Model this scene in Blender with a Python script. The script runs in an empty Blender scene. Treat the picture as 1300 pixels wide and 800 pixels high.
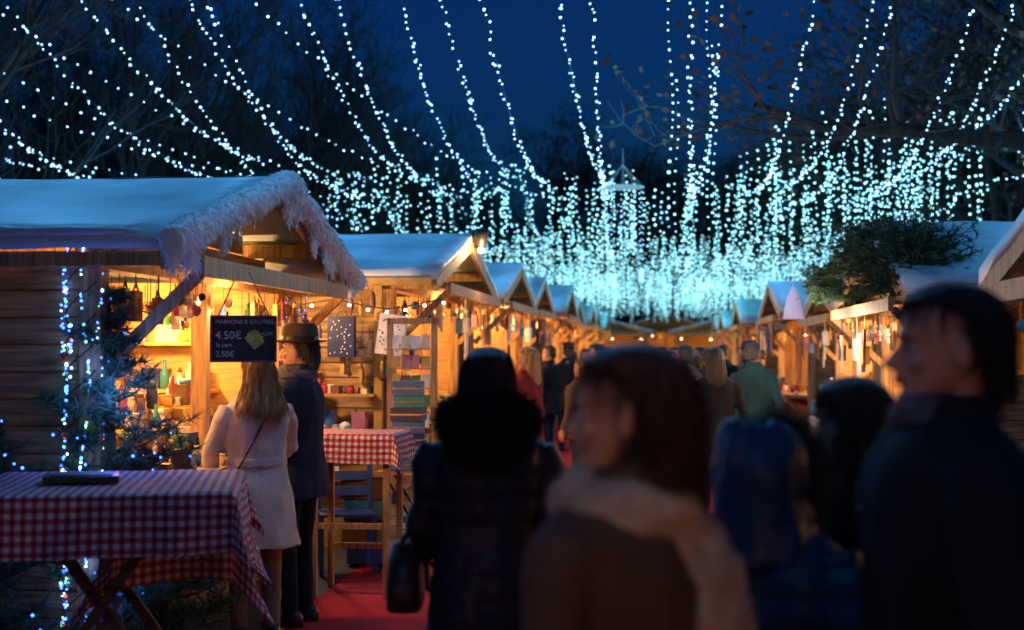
import bpy, bmesh, math, random
import numpy as np
from mathutils import Vector, Matrix, noise
random.seed(7); np.random.seed(7)
scene=bpy.context.scene
TH=math.atan(0.105); ST,CT=math.sin(TH),math.cos(TH)
def S(s,t,z=0.0): return Vector((s*ST+t*CT, s*CT-t*ST, z))
U=random.uniform
# ---------------------------------------------------------------- materials
def mat(name,col,rough=0.7,var=0.25,scale=6,bump=0.15,bscale=40,stretch=(1,1,1),metal=0,sheen=0,emit=None,es=0,spec=0.4,trans=0):
    m=bpy.data.materials.new(name); m.use_nodes=True; nt=m.node_tree; N=nt.nodes; L=nt.links
    b=N['Principled BSDF']; tc=N.new('ShaderNodeTexCoord'); mp=N.new('ShaderNodeMapping'); mp.inputs['Scale'].default_value=stretch
    L.new(tc.outputs['Object'],mp.inputs[0])
    n=N.new('ShaderNodeTexNoise'); n.inputs['Scale'].default_value=scale; n.inputs['Detail'].default_value=2.5; L.new(mp.outputs[0],n.inputs['Vector'])
    cr=N.new('ShaderNodeValToRGB'); lo=[max(0,c*(1-var)) for c in col]; hi=[min(1,c*(1+var)) for c in col]
    cr.color_ramp.elements[0].color=(*lo,1); cr.color_ramp.elements[1].color=(*hi,1)
    cr.color_ramp.elements[0].position=0.3; cr.color_ramp.elements[1].position=0.7
    L.new(n.outputs[0],cr.inputs[0]); L.new(cr.outputs[0],b.inputs['Base Color'])
    b.inputs['Roughness'].default_value=rough; b.inputs['Metallic'].default_value=metal; b.inputs['Specular IOR Level'].default_value=spec
    if emit: b.inputs['Emission Color'].default_value=(*emit,1); b.inputs['Emission Strength'].default_value=es
    if bump:
        n2=N.new('ShaderNodeTexNoise'); n2.inputs['Scale'].default_value=bscale; n2.inputs['Detail'].default_value=2; L.new(mp.outputs[0],n2.inputs['Vector'])
        bp=N.new('ShaderNodeBump'); bp.inputs['Strength'].default_value=bump; bp.inputs['Distance'].default_value=0.02
        L.new(n2.outputs[0],bp.inputs['Height']); L.new(bp.outputs[0],b.inputs['Normal'])
    return m
def glow(name,col,s,sample=False):
    m=bpy.data.materials.new(name); m.use_nodes=True; nt=m.node_tree
    for n in list(nt.nodes): nt.nodes.remove(n)
    e=nt.nodes.new('ShaderNodeEmission'); o=nt.nodes.new('ShaderNodeOutputMaterial'); e.inputs[0].default_value=(*col,1); e.inputs[1].default_value=s
    nt.links.new(e.outputs[0],o.inputs[0])
    try: m.cycles.emission_sampling='AUTO' if sample else 'NONE'
    except Exception: pass
    return m
WOODH=mat('wood_boards',(0.40,0.235,0.10),0.6,0.5,3,0.3,10,(1.2,1.2,14))
WOODV=mat('wood_posts',(0.48,0.28,0.12),0.6,0.45,3,0.25,10,(14,14,1.2))
WOODDK=mat('dark_wood',(0.13,0.075,0.045),0.65,0.4,3,0.3,10,(1.2,1.2,14))
SNOW=mat('frosted_roof_sheet',(0.52,0.64,0.70),0.5,0.3,1.6,0.6,3)
FRINGE=mat('white_fur_fringe',(0.84,0.87,0.90),0.9,0.08,5,0,20)
METAL=mat('dark_metal',(0.04,0.04,0.045),0.45,0.3,8,0.1,40,metal=0.6)
WIRE=mat('wire',(0.012,0.014,0.018),0.6,0.1,5,0)
CHALK=mat('chalk_board',(0.015,0.02,0.03),0.5,0.4,9,0.05,60)
CHALKW=mat('chalk_writing',(0.35,0.65,0.70),0.9,0.4,60,0)
LEAFPIC=mat('poster_leaf',(0.35,0.5,0.12),0.8,0.4,30,0)
NEEDLE=mat('pine_needles',(0.05,0.12,0.05),0.65,0.5,4,0)
BARK=mat('bark',(0.085,0.065,0.052),0.9,0.4,5,0,20,(2,2,.6))
LEAFB=mat('dry_leaves',(0.18,0.085,0.04),0.8,0.5,1.5,0)
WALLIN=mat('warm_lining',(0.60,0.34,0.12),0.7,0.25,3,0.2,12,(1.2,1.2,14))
PAL=[mat('goods_red',(0.45,0.03,0.03),0.5,bump=0),mat('goods_cream',(0.70,0.60,0.42),0.6,bump=0),mat('goods_ochre',(0.55,0.32,0.07),0.6,bump=0),
     mat('goods_green',(0.06,0.20,0.07),0.5,bump=0),mat('goods_blue',(0.06,0.14,0.36),0.5,bump=0),mat('goods_white',(0.78,0.76,0.72),0.5,bump=0),
     mat('goods_brown',(0.17,0.08,0.04),0.6,bump=0),mat('goods_pink',(0.50,0.18,0.22),0.6,bump=0),mat('goods_gold',(0.75,0.48,0.15),0.3,metal=0.8,bump=0),
     mat('goods_navy',(0.02,0.03,0.10),0.5,bump=0),mat('goods_teal',(0.05,0.25,0.28),0.5,bump=0)]
WARM=glow('warm_bulb',(1.0,0.62,0.25),30); WARM2=glow('warm_white_bulb',(1.0,0.80,0.5),20)
BULB=glow('string_bulb_blue',(0.32,0.65,1.0),6.0); CYAN=glow('string_bulb_cyan',(0.27,0.76,0.96),3.4); CYAN2=glow('string_bulb_mint',(0.42,0.90,0.84),3.2)
DEEP=glow('led_blue',(0.04,0.14,1.0),9); LEDG=glow('led_green',(0.1,1.0,0.25),4); LEDR=glow('led_red',(1.0,0.06,0.05),5); LEDW=glow('led_white',(0.35,0.6,1.0),9)
# ---------------------------------------------------------------- mesh builder
class MB:
    def __init__(s): s.v=[]; s.f=[]; s.m=[]; s.s=[]
    def add(s,vs,fs,mi=0,sm=False):
        o=len(s.v); s.v+= [tuple(v) for v in vs]; s.f+=[tuple(i+o for i in f) for f in fs]; s.m+=[mi]*len(fs); s.s+=[sm]*len(fs)
    def box(s,c,d,mi=0,rot=None):
        c=Vector(c); vs=[]
        for x in(-.5,.5):
            for y in(-.5,.5):
                for z in(-.5,.5):
                    p=Vector((x*d[0],y*d[1],z*d[2])); 
                    if rot is not None: p=rot@p
                    vs.append(c+p)
        s.add(vs,[(0,1,3,2),(4,6,7,5),(0,4,5,1),(2,3,7,6),(0,2,6,4),(1,5,7,3)],mi)
    def beam(s,p,q,w,h,mi=0):
        p=Vector(p);q=Vector(q); d=q-p; L=d.length; z=d.normalized()
        up=Vector((0,0,1)) if abs(z.z)<0.95 else Vector((0,1,0))
        x=up.cross(z).normalized(); y=z.cross(x)
        s.box((p+q)/2,(w,h,L),mi,Matrix((x,y,z)).transposed())
    def loft(s,rings,mi=0,sm=True,cap=True):
        n=len(rings[0]); vs=[p for r in rings for p in r]; fs=[]
        for i in range(len(rings)-1):
            for j in range(n):
                k=(j+1)%n; fs.append((i*n+j,i*n+k,(i+1)*n+k,(i+1)*n+j))
        if cap: fs.append(tuple(range(n-1,-1,-1))); fs.append(tuple((len(rings)-1)*n+j for j in range(n)))
        s.add(vs,fs,mi,sm)
    def tube(s,pts,rads,n=8,mi=0,sm=True,cap=True,flat=1.0):
        pts=[Vector(p) for p in pts]; rings=[]; ref=None
        for i,p in enumerate(pts):
            a=pts[max(0,i-1)]; b=pts[min(len(pts)-1,i+1)]; d=(b-a)
            d=d.normalized() if d.length>1e-9 else Vector((0,0,1))
            if ref is None:
                ref=Vector((1,0,0)) if abs(d.x)<0.8 else Vector((0,1,0))
            x=(ref-d*ref.dot(d)).normalized(); y=d.cross(x); ref=x
            r=rads[i] if hasattr(rads,'__len__') else rads
            rings.append([p+x*(math.cos(2*math.pi*k/n)*r)+y*(math.sin(2*math.pi*k/n)*r*flat) for k in range(n)])
        s.loft(rings,mi,sm,cap)
    def ell(s,c,r,mi=0,nu=12,nv=8,rot=None):
        c=Vector(c); rings=[]
        for i in range(nv+1):
            a=-math.pi/2+math.pi*(i+0.02)/(nv+0.04); 
            R=[]
            for j in range(nu):
                b=2*math.pi*j/nu; p=Vector((r[0]*math.cos(a)*math.cos(b),r[1]*math.cos(a)*math.sin(b),r[2]*math.sin(a)))
                if rot is not None: p=rot@p
                R.append(c+p)
            rings.append(R)
        s.loft(rings,mi,True)
    def lathe(s,c,prof,n=12,mi=0,sy=1.0):
        c=Vector(c)
        s.loft([[c+Vector((r*math.cos(2*math.pi*j/n),r*sy*math.sin(2*math.pi*j/n),z)) for j in range(n)] for r,z in prof],mi,True)
    def mesh(s,name='m'):
        me=bpy.data.meshes.new(name); me.from_pydata(s.v,[],s.f); 
        me.polygons.foreach_set('material_index',s.m); me.polygons.foreach_set('use_smooth',s.s); me.update(); return me
    def obj(s,name,mats,parent=None,loc=(0,0,0),rz=0):
        me=s.mesh(name)
        return link(name,me,mats,parent,loc,rz)
def link(name,me,mats,parent=None,loc=(0,0,0),rz=0,rot=None,sc=None):
    if mats is not None and len(me.materials)==0:
        for m in (mats if isinstance(mats,(list,tuple)) else [mats]): me.materials.append(m)
    o=bpy.data.objects.new(name,me); scene.collection.objects.link(o); o.location=loc; o.rotation_euler=rot if rot else (0,0,rz)
    if sc: o.scale=(sc,sc,sc)
    if parent: o.parent=parent
    return o
def empty(name,loc=(0,0,0),rz=0,sc=1):
    o=bpy.data.objects.new(name,None); scene.collection.objects.link(o); o.location=loc; o.rotation_euler=(0,0,rz); o.scale=(sc,sc,sc); o.empty_display_size=0.1; return o
def point(name,loc,col,w,r=0.05,parent=None):
    l=bpy.data.lights.new(name,'POINT'); l.energy=w; l.color=col; l.shadow_soft_size=r
    o=bpy.data.objects.new(name,l); scene.collection.objects.link(o); o.location=loc
    if parent: o.parent=parent
    return o
PHI=(1+5**.5)/2
ICO=np.array([(-1,PHI,0),(1,PHI,0),(-1,-PHI,0),(1,-PHI,0),(0,-1,PHI),(0,1,PHI),(0,-1,-PHI),(0,1,-PHI),(PHI,0,-1),(PHI,0,1),(-PHI,0,-1),(-PHI,0,1)])/math.sqrt(1+PHI*PHI)
ICF=np.array([(0,11,5),(0,5,1),(0,1,7),(0,7,10),(0,10,11),(1,5,9),(5,11,4),(11,10,2),(10,7,6),(7,1,8),(3,9,4),(3,4,2),(3,2,6),(3,6,8),(3,8,9),(4,9,5),(2,4,11),(6,2,10),(8,6,7),(9,8,1)])
def raw_mesh(name,V,F,k):
    me=bpy.data.meshes.new(name); V=np.asarray(V,dtype=np.float32); F=np.asarray(F,dtype=np.int32)
    me.vertices.add(len(V)); me.vertices.foreach_set('co',V.ravel())
    me.loops.add(F.size); me.loops.foreach_set('vertex_index',F.ravel())
    me.polygons.add(len(F)); me.polygons.foreach_set('loop_start',np.arange(0,F.size,k,dtype=np.int32)); me.polygons.foreach_set('loop_total',np.full(len(F),k,dtype=np.int32))
    me.update(calc_edges=True); me.validate(); return me
def bulbs(name,P,r,m,parent=None,jit=0.25):
    P=np.array([tuple(p) for p in P]); n=len(P); R=r*(1+jit*(np.random.rand(n)*2-1))
    V=(P[:,None,:]+ICO[None]*R[:,None,None]).reshape(-1,3); F=(ICF[None]+(np.arange(n)*12)[:,None,None]).reshape(-1,3)
    return link(name,raw_mesh(name,V,F,3),m,parent)
def sample_mesh(me,n):
    me.calc_loop_triangles(); T=np.zeros(len(me.loop_triangles)*3,dtype=np.int32); me.loop_triangles.foreach_get('vertices',T); T=T.reshape(-1,3)
    V=np.zeros(len(me.vertices)*3,dtype=np.float32); me.vertices.foreach_get('co',V); V=V.reshape(-1,3)
    a,b,c=V[T[:,0]],V[T[:,1]],V[T[:,2]]; N=np.cross(b-a,c-a); A=np.linalg.norm(N,axis=1)+1e-12
    idx=np.random.choice(len(T),n,p=A/A.sum()); u=np.random.rand(n,1);v=np.random.rand(n,1); fl=(u+v)>1; u=np.where(fl,1-u,u); v=np.where(fl,1-v,v)
    return a[idx]+(b-a)[idx]*u+(c-a)[idx]*v, N[idx]/A[idx][:,None]
def fur(name,me,n,length,width,m,parent=None,jit=0.5,grav=0.3,comb=(0,0,0)):
    P,N=sample_mesh(me,n); D=N+np.random.randn(n,3)*jit+np.array([0,0,-grav])+np.array(comb); D/=np.linalg.norm(D,axis=1)[:,None]
    L=length*(0.5+np.random.rand(n,1)); W=np.cross(D,np.random.randn(n,3)); W/=np.linalg.norm(W,axis=1)[:,None]+1e-9; W*=width
    M=P+D*L*.5+np.array([0,0,-grav])*0.08*L; E=P+D*L+np.array([0,0,-grav])*.5*L
    V=np.stack([P-W,P+W,M+W*.8,E,M-W*.8],1).reshape(-1,3); F=(np.array([0,1,2,3,4])[None]+(np.arange(n)*5)[:,None])
    return link(name,raw_mesh(name,V,F,5),m,parent)
def meld(mb,vox,smooth=4,disp=None,name='m'):
    me=mb.mesh('tmp'); o=bpy.data.objects.new('tmp',me); scene.collection.objects.link(o)
    r=o.modifiers.new('r','REMESH'); r.mode='VOXEL'; r.voxel_size=vox
    if smooth: s=o.modifiers.new('s','SMOOTH'); s.iterations=smooth; s.factor=0.5
    dg=bpy.context.evaluated_depsgraph_get(); out=bpy.data.meshes.new_from_object(o.evaluated_get(dg)); out.name=name
    bpy.data.objects.remove(o); bpy.data.meshes.remove(me)
    if disp:
        ns=[v.normal.copy() for v in out.vertices]
        for v,nn in zip(out.vertices,ns): v.co=v.co+nn*disp(v.co)
    out.polygons.foreach_set('use_smooth',[True]*len(out.polygons)); out.materials.clear(); out.update(); return out
# ---------------------------------------------------------------- world, camera
w=bpy.data.worlds.new('World'); scene.world=w; w.use_nodes=True; nt=w.node_tree; bg=nt.nodes['Background']
sky=nt.nodes.new('ShaderNodeTexSky'); sky.sky_type='NISHITA'; sky.sun_disc=False; sky.sun_elevation=math.radians(1.0); sky.sun_rotation=math.radians(200); sky.ozone_density=4
mx=nt.nodes.new('ShaderNodeMix'); mx.data_type='RGBA'; mx.blend_type='MULTIPLY'; mx.inputs[0].default_value=1
mx.inputs[7].default_value=(0.09,0.44,0.90,1); nt.links.new(sky.outputs[0],mx.inputs[6]); nt.links.new(mx.outputs[2],bg.inputs[0]); bg.inputs[1].default_value=0.135
sl=bpy.data.lights.new('sun','SUN'); sl.energy=0.01; sl.angle=math.radians(10); sl.color=(0.6,0.75,1); so=bpy.data.objects.new('sun',sl); scene.collection.objects.link(so); so.rotation_euler=(math.radians(80),0,math.radians(20))
cam=bpy.data.cameras.new('camera'); co=bpy.data.objects.new('camera',cam); scene.collection.objects.link(co); scene.camera=co
co.location=(0,0,1.7); cam.lens=50; cam.sensor_width=36; cam.clip_end=500; co.rotation_euler=(math.radians(90+1.43),0,0)
cam.dof.use_dof=True; cam.dof.focus_distance=9.4; cam.dof.aperture_fstop=1.7
scene.view_settings.view_transform='Standard'; scene.view_settings.look='None'; scene.view_settings.exposure=0
# ---------------------------------------------------------------- ground
g=MB(); g.add([(-200,-60,0),(200,-60,0),(200,400,0),(-200,400,0)],[(0,1,2,3)])
g.obj('ground',[mat('asphalt',(0.05,0.05,0.055),0.75,0.4,1.2,0.4,50)])
g=MB(); n=60
vs=[];fs=[]
for i in range(n+1):
    for j in range(9):
        s=-10+i*72/n; t=-2.35+j*4.35/8; p=S(s,t,0.006+0.006*(noise.noise(Vector((s*1.3,t*2,0)))+1)); vs.append(p)
for i in range(n):
    for j in range(8): a=i*9+j; fs.append((a,a+1,a+10,a+9))
g.add(vs,fs,0,True); g.obj('red_carpet',[mat('red_carpet',(0.50,0.010,0.03),0.95,0.35,2.5,0.5,120)])
# ---------------------------------------------------------------- goods
def goods(mb,x0,x1,y0,y1,z,n,smin=.05,smax=.13):
    for _ in range(n):
        x=U(x0,x1);y=U(y0,y1); a=U(smin,smax); k=random.random(); mi=random.choice((0,1,2,2,1,3,4,5,6,6,7,8,9,10,1,5))
        rot=Matrix.Rotation(U(-.5,.5),3,'Z')
        if k<.42: h=a*U(.5,1.7); mb.box((x,y,z+h/2),(a,a*U(.6,1.2),h),mi,rot); mb.box((x,y,z+h*.55),(a*1.01,a*.3,h*.35),(mi+5)%11,rot)
        elif k<.62: h=a*U(1,1.7); mb.lathe((x,y,z),[(a*.45,0),(a*.5,h*.1),(a*.5,h*.7),(a*.35,h*.82),(a*.4,h*.84),(a*.4,h)],9,mi)
        elif k<.72: mb.lathe((x,y,z),[(a*.3,0),(a*.33,a),(a*.12,a*1.5),(a*.12,a*1.9)],8,mi)
        elif k<.90: mb.ell((x,y,z+a*.4),(a*.5,a*.5,a*.45),mi,9,6)
        else:
            mb.lathe((x,y,z),[(a*.4,0),(a*.42,a*.3),(a*.25,a*.85),(a*.1,a)],8,mi); mb.ell((x,y,z+a*1.12),(a*.2,)*3,1,7,5); mb.lathe((x,y,z+a*1.22),[(a*.2,0),(a*.02,a*.4)],7,0)
def hanging(mb,x,y,z,mi=None):
    mi=random.choice((0,1,2,3,4,5,6,6,7,8,9,10,1,2,5,6)) if mi is None else mi; k=random.random(); a=U(.035,.08); d=U(.05,.16)
    mb.tube([(x,y,z),(x,y,z-d)],.003,3,6)
    z-=d
    if k<.3: mb.ell((x,y,z-a*.6),(a*.6,)*3,mi,10,7)
    elif k<.42: mb.lathe((x,y,z-a*2.6),[(.005,0),(a*.4,a*1.2),(a*.3,a*2.2),(.01,a*2.6)],8,mi)
    elif k<.75: mb.box((x,y,z-a*1.3),(a*.5,a*1.5,a*2.2),mi); mb.box((x,y,z-a*1.3),(a*.52,a*.7,a*1.1),(mi+4)%11); mb.tube([(x,y-a*.5,z-a*.2),(x,y,z+.03),(x,y+a*.5,z-a*.2)],.006,4,mi)
    else:
        for q in range(5): mb.beam((x,y,z-a),(x,y+a*math.sin(q*1.2566),z-a+a*math.cos(q*1.2566)),a*.25,a*.25,mi)
# ---------------------------------------------------------------- stalls
def boards_wall(mb,p,q,z0,z1,mi=0,bh=.14,th=.025,top=None):
    p=Vector(p);q=Vector(q); z=z0; i=0
    while z<z1-.02:
        h=min(bh,z1-z); off=.004*(i%3)
        a=p.copy();b=q.copy(); a.z=b.z=z+h/2
        if top:
            f=top(z+h/2); 
            if f<=0.02: break
            c=(a+b)/2; a=c+(a-c)*f; b=c+(b-c)*f
        d=(b-a).normalized(); nrm=Vector((-d.y,d.x,0)); a+=nrm*off;b+=nrm*off
        mb.beam(a,b,th,h-.012,mi)
        z+=bh; i+=1
def stall(sc,hl,t,ze,zr,side,detail=1.0,oh=.5,lw=110,name='market_stall',rz=0,lamps=2,lc=(1,.48,.15),clutter=0,nb=3,br=.024):
    root=empty(name,S(sc,t),-TH+rz); x=lambda a:a*side; Dp=3.6
    D=3.0
    mb=MB(); n=14
    for sg in(-1,1):
        vs=[];fs=[]
        for i in range(n+1):
            for j in range(7):
                f=j/6; yy=sg*hl*f; zz=zr+(ze-zr)*f+.016*noise.noise(Vector((i*.7,j*.9+sg*9,sc)))
                vs.append((x(Dp*i/n),yy,zz+.05))
        o=len(vs)
        vs+=[(a,b,c-.09) for a,b,c in vs]
        for i in range(n):
            for j in range(6):
                a=i*7+j; fs+= [(a,a+1,a+8,a+7),(o+a,o+a+7,o+a+8,o+a+1)]
        for j in range(6): fs.append((j,o+j,o+j+1,j+1)); a=n*7+j; fs.append((a,a+1,o+a+1,o+a))
        for i in range(n): a=i*7+6; fs.append((a,o+a,o+a+7,a+7))
        mb.add(vs,fs,0,True)
        mb.beam((x(.02),sg*.02,zr-.07),(x(.02),sg*(hl-.02),ze-.07),.035,.15,1)
        mb.beam((x(Dp-.02),sg*.02,zr-.07),(x(Dp-.02),sg*(hl-.02),ze-.07),.035,.15,1)
        mb.beam((x(.05),sg*(hl-.05),ze-.09),(x(Dp-.05),sg*(hl-.05),ze-.09),.05,.07,1)
        mb.beam((x(.05),sg*hl*.5,(ze+zr)/2-.1),(x(Dp-.05),sg*hl*.5,(ze+zr)/2-.1),.07,.09,1)
        for q in range(9):
            a=U(0,Dp-.5); mb.ell((x(a+.3),sg*(hl-.01),ze+.045),(U(.15,.4),.035,U(.02,.04)),0,8,5)
    mb.beam((x(-.02),0,zr-.1),(x(Dp),0,zr-.1),.08,.1,1)
    mb.obj('roof',[SNOW,WOODV],root)
    y0=-hl+.35;y1=hl-.35; xf=x(oh); xb=x(oh+D-.1)
    mb=MB()
    boards_wall(mb,(xf,y0,0),(xb,y0,0),.05,ze-.02)
    boards_wall(mb,(xf,y1,0),(xb,y1,0),.05,ze-.02)
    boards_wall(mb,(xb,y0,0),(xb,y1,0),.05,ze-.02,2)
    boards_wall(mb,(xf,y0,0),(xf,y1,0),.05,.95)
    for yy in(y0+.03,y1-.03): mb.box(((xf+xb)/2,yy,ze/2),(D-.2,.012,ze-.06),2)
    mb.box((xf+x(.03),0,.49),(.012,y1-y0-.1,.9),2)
    zt=ze-.02
    boards_wall(mb,(xf,y0,0),(xf,y1,0),zt,zr-.1,0,top=lambda z:max(0,(zr-.1-z)/(zr-.1-zt)))
    for y in(y0,y1): 
        mb.box((xf,y,ze/2),(.11,.11,ze),1); mb.box((xb,y,ze/2),(.11,.11,ze),1)
        mb.box((x(oh+1.5),y+(-.04 if y<0 else .04),ze/2),(.08,.05,ze-.1),1)
    mb.box((xf,0,(ze+.95)/2),(.1,.09,ze-.95),1)
    mb.box((xf,0,ze-.06),(.13,y1-y0+.2,.12),1)
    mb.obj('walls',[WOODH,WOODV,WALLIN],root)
    mb=MB(); mb.box((x(oh-.08),0,1.0),(.62,y1-y0-.14,.045),0); mb.box((x(oh-.36),0,.965),(.03,y1-y0-.14,.10),0)
    for y in(y0+.3,0.15,y1-.3): mb.beam((x(oh-.03),y,.62),(x(oh-.33),y,.96),.05,.05,0)
    mb.obj('counter',[WOODH],root)
    mb=MB(); zo=ze-.10; zh=ze-.03
    rot=Matrix.Rotation(-math.atan2(zh-zo,oh)*side,3,'Y')
    mb.box((x(oh/2-.06),0,(zo+zh)/2),(oh-.02,y1-y0-.1,.03),0,rot)
    mb.box((x(-.05),0,zo-.005),(.045,y1-y0-.05,.10),0)
    for y in(y0+.08,y1-.08):
        mb.beam((x(-.03),y,zo-.04),(x(oh-.06),y,zo-.5),.05,.06,0)
    mb.obj('shutter_awning',[WOODV],root)
    mb=MB(); k=int(14*detail)
    for z in(.5,1.0,1.4,1.75):
        mb.box((x(oh+D-.35),0,z),(.36,y1-y0-.3,.025),2)
        goods(mb,x(oh+D-.46),x(oh+D-.26),y0+.25,y1-.25,z+.013,k)
    for y in(y0+.16,y1-.16):
        for z in(1.05,1.4,1.75):
            mb.box((x(oh+1.3),y,z),(1.8,.2,.025),2); goods(mb,x(oh+.5),x(oh+2.1),y-.05,y+.05,z+.013,int(k*.8))
    goods(mb,x(oh-.3),x(oh+.15),y0+.15,y1-.15,1.023,int(36*detail),.05,.12)
    # stepped display riser behind the counter
    for q,(dx,z) in enumerate(((.3,1.15),(.48,1.32))):
        mb.box((x(oh+dx),0,z-.02),(.18,(y1-y0)*.7,.025),2); goods(mb,x(oh+dx-.05),x(oh+dx+.05),y0*.66,y1*.66,z,int(14*detail),.05,.12)
    for i in range(int(18*detail)):
        y=U(y0+.15,y1-.15); hanging(mb,x(U(oh-.35,oh+.1)),y,zo-.03)
    for i in range(int(12*detail)): hanging(mb,x(U(oh+.4,oh+2)),U(y0+.2,y1-.2),ze-.1)
    for i in range(clutter): # bags and scarves hung in front
        y=U(y0,y1); z=U(zo-.35,zo-.12); a=U(.10,.2); mi=random.choice((6,9,4,6,1,7,9,5,2)); xx=x(U(-.05,.1))
        if i%2: mb.box((xx,y,z-a*.6),(.06,a,a*1.2),mi,Matrix.Rotation(U(-.1,.1),3,'X')); mb.tube([(xx,y-a*.3,z),(xx,y,zo-.03),(xx,y+a*.3,z)],.005,4,mi)
        else:
            for q in range(4): mb.beam((xx,y+q*.03,z+.1),(xx+U(-.01,.01),y+q*.034+U(-.01,.01),z-a*1.8+U(-.05,.05)),.02,.032,mi)
    mb.obj('goods',PAL,root)
    P=[];mb=MB(); pts=[]
    for i in range(nb*2+1):
        y=y0+.2+(y1-y0-.4)*i/(nb*2); z=ze-.22-.09*math.sin(i*math.pi/2)**2-U(0,.05); pts.append((x(oh+.3),y,z))
        if i%2==0 or nb>4: P.append((x(oh+.3),y,z-.07)); mb.tube([(x(oh+.3),y,z),(x(oh+.3),y,z-.045)],.014,6)
    mb.tube(pts,.006,4); mb.obj('lamp_wire',[WIRE],root)
    bulbs('lamp_bulbs',P,br,WARM2,root,0)
    if lamps==2:
        for y in(-hl*.45,hl*.45): point('stall_lamp',(x(oh+.75),y,ze-.3),lc,lw,.05,root)
        point('counter_lamp',(x(oh-.2),0.3,zo-.14),(1,.56,.22),lw*.3,.04,root)
    else: point('stall_lamp',(x(oh+.35),0,ze-.35),lc,lw*1.9,.05,root)
    return root
LST=[(8.75,2.05,-2.4,2.24,2.75),(15,2.4,-2,2.38,2.9),(20.5,2.4,-2,2.4,2.92),(25.9,2.3,-2.1,2.45,3.0),(31.4,2.35,-1.95,2.5,3.1),(36.9,2.35,-2.1,2.45,3.05),(42.4,2.3,-2,2.5,3.1),(48,2.3,-2.1,2.5,3.1),(53.5,2.3,-2,2.5,3.1)]
RST=[(6.0,2.1,1.75,2.10,2.6),(13,2.25,1.8,2.16,2.8),(18.3,2.1,1.95,2.18,2.55),(23.8,2.35,1.75,2.3,2.8),(29.2,2.1,2.05,2.2,2.6),(35,2.3,1.8,2.35,2.9),(40.4,2.1,2.1,2.25,2.65),(46.2,2.3,1.9,2.4,2.95),(52,2.3,1.9,2.4,2.9)]
roots=[]
for i,a in enumerate(LST): roots.append(stall(*a,-1,detail=3 if i<2 else(1.6 if i<4 else .5),lw=98 if i==0 else 110,lamps=2 if i<3 else 1,clutter=8 if 0<i<4 else 0,nb=3,br=.034 if i==0 else .024))
for i,a in enumerate(RST): stall(*a,1,detail=2.8 if i<3 else .7,oh=.35 if i==0 else .5,lw=[18,62,75,50,75,55,65,60,60][i],lamps=2 if i<3 else 1,lc=[(1,.48,.15),(1,.54,.24),(1,.62,.35),(1,.42,.13),(1,.55,.25)][i%5],clutter=7 if 0<i<5 else 3)
for a in ((-3.5,2.2,-2.6,2.3,2.8,-1),(-9.5,2.2,-2.6,2.3,2.8,-1),(-2.2,2.2,2.3,2.3,2.8,1),(-8.5,2.2,2.3,2.3,2.8,1)): stall(*a,detail=.3,lw=48,lamps=1)
for t_ in(-2.7,2.7): stall(60,2.4,t_,2.5,3.1,1,detail=.4,lw=40,lamps=1,rz=math.pi/2)
stall(66,2.4,.2,2.7,3.4,1,detail=.4,lw=50,lamps=1,rz=math.pi/2)
L1=roots[0]; L2=roots[1]
mb=MB(); fr=MB()
for sg in(-1,1):
    pts=[(0.05,sg*2.12*f,2.80+(2.26-2.80)*f) for f in np.linspace(0,1,22)]
    fr.tube([(p[0],p[1],p[2]-.03+.03*noise.noise(Vector((p[1]*5,0,3)))) for p in pts],[.07+.03*noise.noise(Vector((p[1]*5,1,0))) for p in pts],10)
    for i in range(60):
        f=U(0,1); y=sg*2.12*f; z=2.79-.54*f; L=U(.08,.22)*(1.35 if noise.noise(Vector((y*3,0,0)))>0 else .7); fr.tube([(.04+U(-.03,.03),y,z),(.04,y+U(-.02,.02),z-L*.5),(.04,y,z-L)],[.042,.026,.005],6)
me=meld(fr,.013,2,lambda c:.010*noise.noise(c*18),'fringe_core')
fo=link('fringe_core',me,FRINGE,L1)
fur('fringe_strands',fo.data,8000,.028,.004,FRINGE,L1,jit=.4,grav=.9)
mb=MB()
mb.box((-1.42,-1.745,1.78),(.50,.04,.80),1)
for a in(-1.69,-1.15): mb.box((a,-1.765,1.78),(.06,.06,.92),0)
for z in(1.36,2.2): mb.box((-1.42,-1.765,z),(.48,.06,.07),0)
mb.obj('window',[WOODV,CHALK],L1)
mb=MB()
for i in range(7):
    y=-1.5+i*.27; mb.lathe((-.62-.12*(i%2),y,1.03),[(.085,0),(.10,.02),(.115,.17),(.12,.19),(.105,.19),(.10,.16),(.01,.17)],14,2 if i%3 else 1)
    mb.ell((-.62-.12*(i%2),y,1.19),(.095,.095,.05),[8,6,3,2,1][i%5],12,6)
for i in range(6):
    yb=-1.3+i*.36; mb.lathe((-2.0,yb,1.42),[(.11,0),(.15,.12),(.16,.13),(.14,.13),(.1,.03)],14,[1,5,2][i%3])
    for q in range(9): mb.beam((-2.0+.13*math.cos(q*.7),yb+.13*math.sin(q*.7),1.44),(-2.0+.15*math.cos(q*.7+.15),yb+.15*math.sin(q*.7+.15),1.54),.012,.012,6)
for k in range(16):
    y=U(-1.4,.3); mb.beam((-2.2,y,1.95+U(-.1,.1)),(-2.2,y+.25,1.95+U(-.1,.1)),.01,.02,2)
mb.obj('olive_tubs',PAL,L1)
sg=empty('price_sign',(-1.50,7.95,1.765),math.radians(4))
mb=MB(); mb.box((0,0,0),(.35,.018,.245),0); 
for z in(-.125,.125): mb.box((0,-.003,z),(.365,.026,.012),1)
for x_ in(-.178,.178): mb.box((x_,-.003,0),(.012,.026,.25),1)
mb.obj('board',[CHALK,WOODDK],sg)
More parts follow.
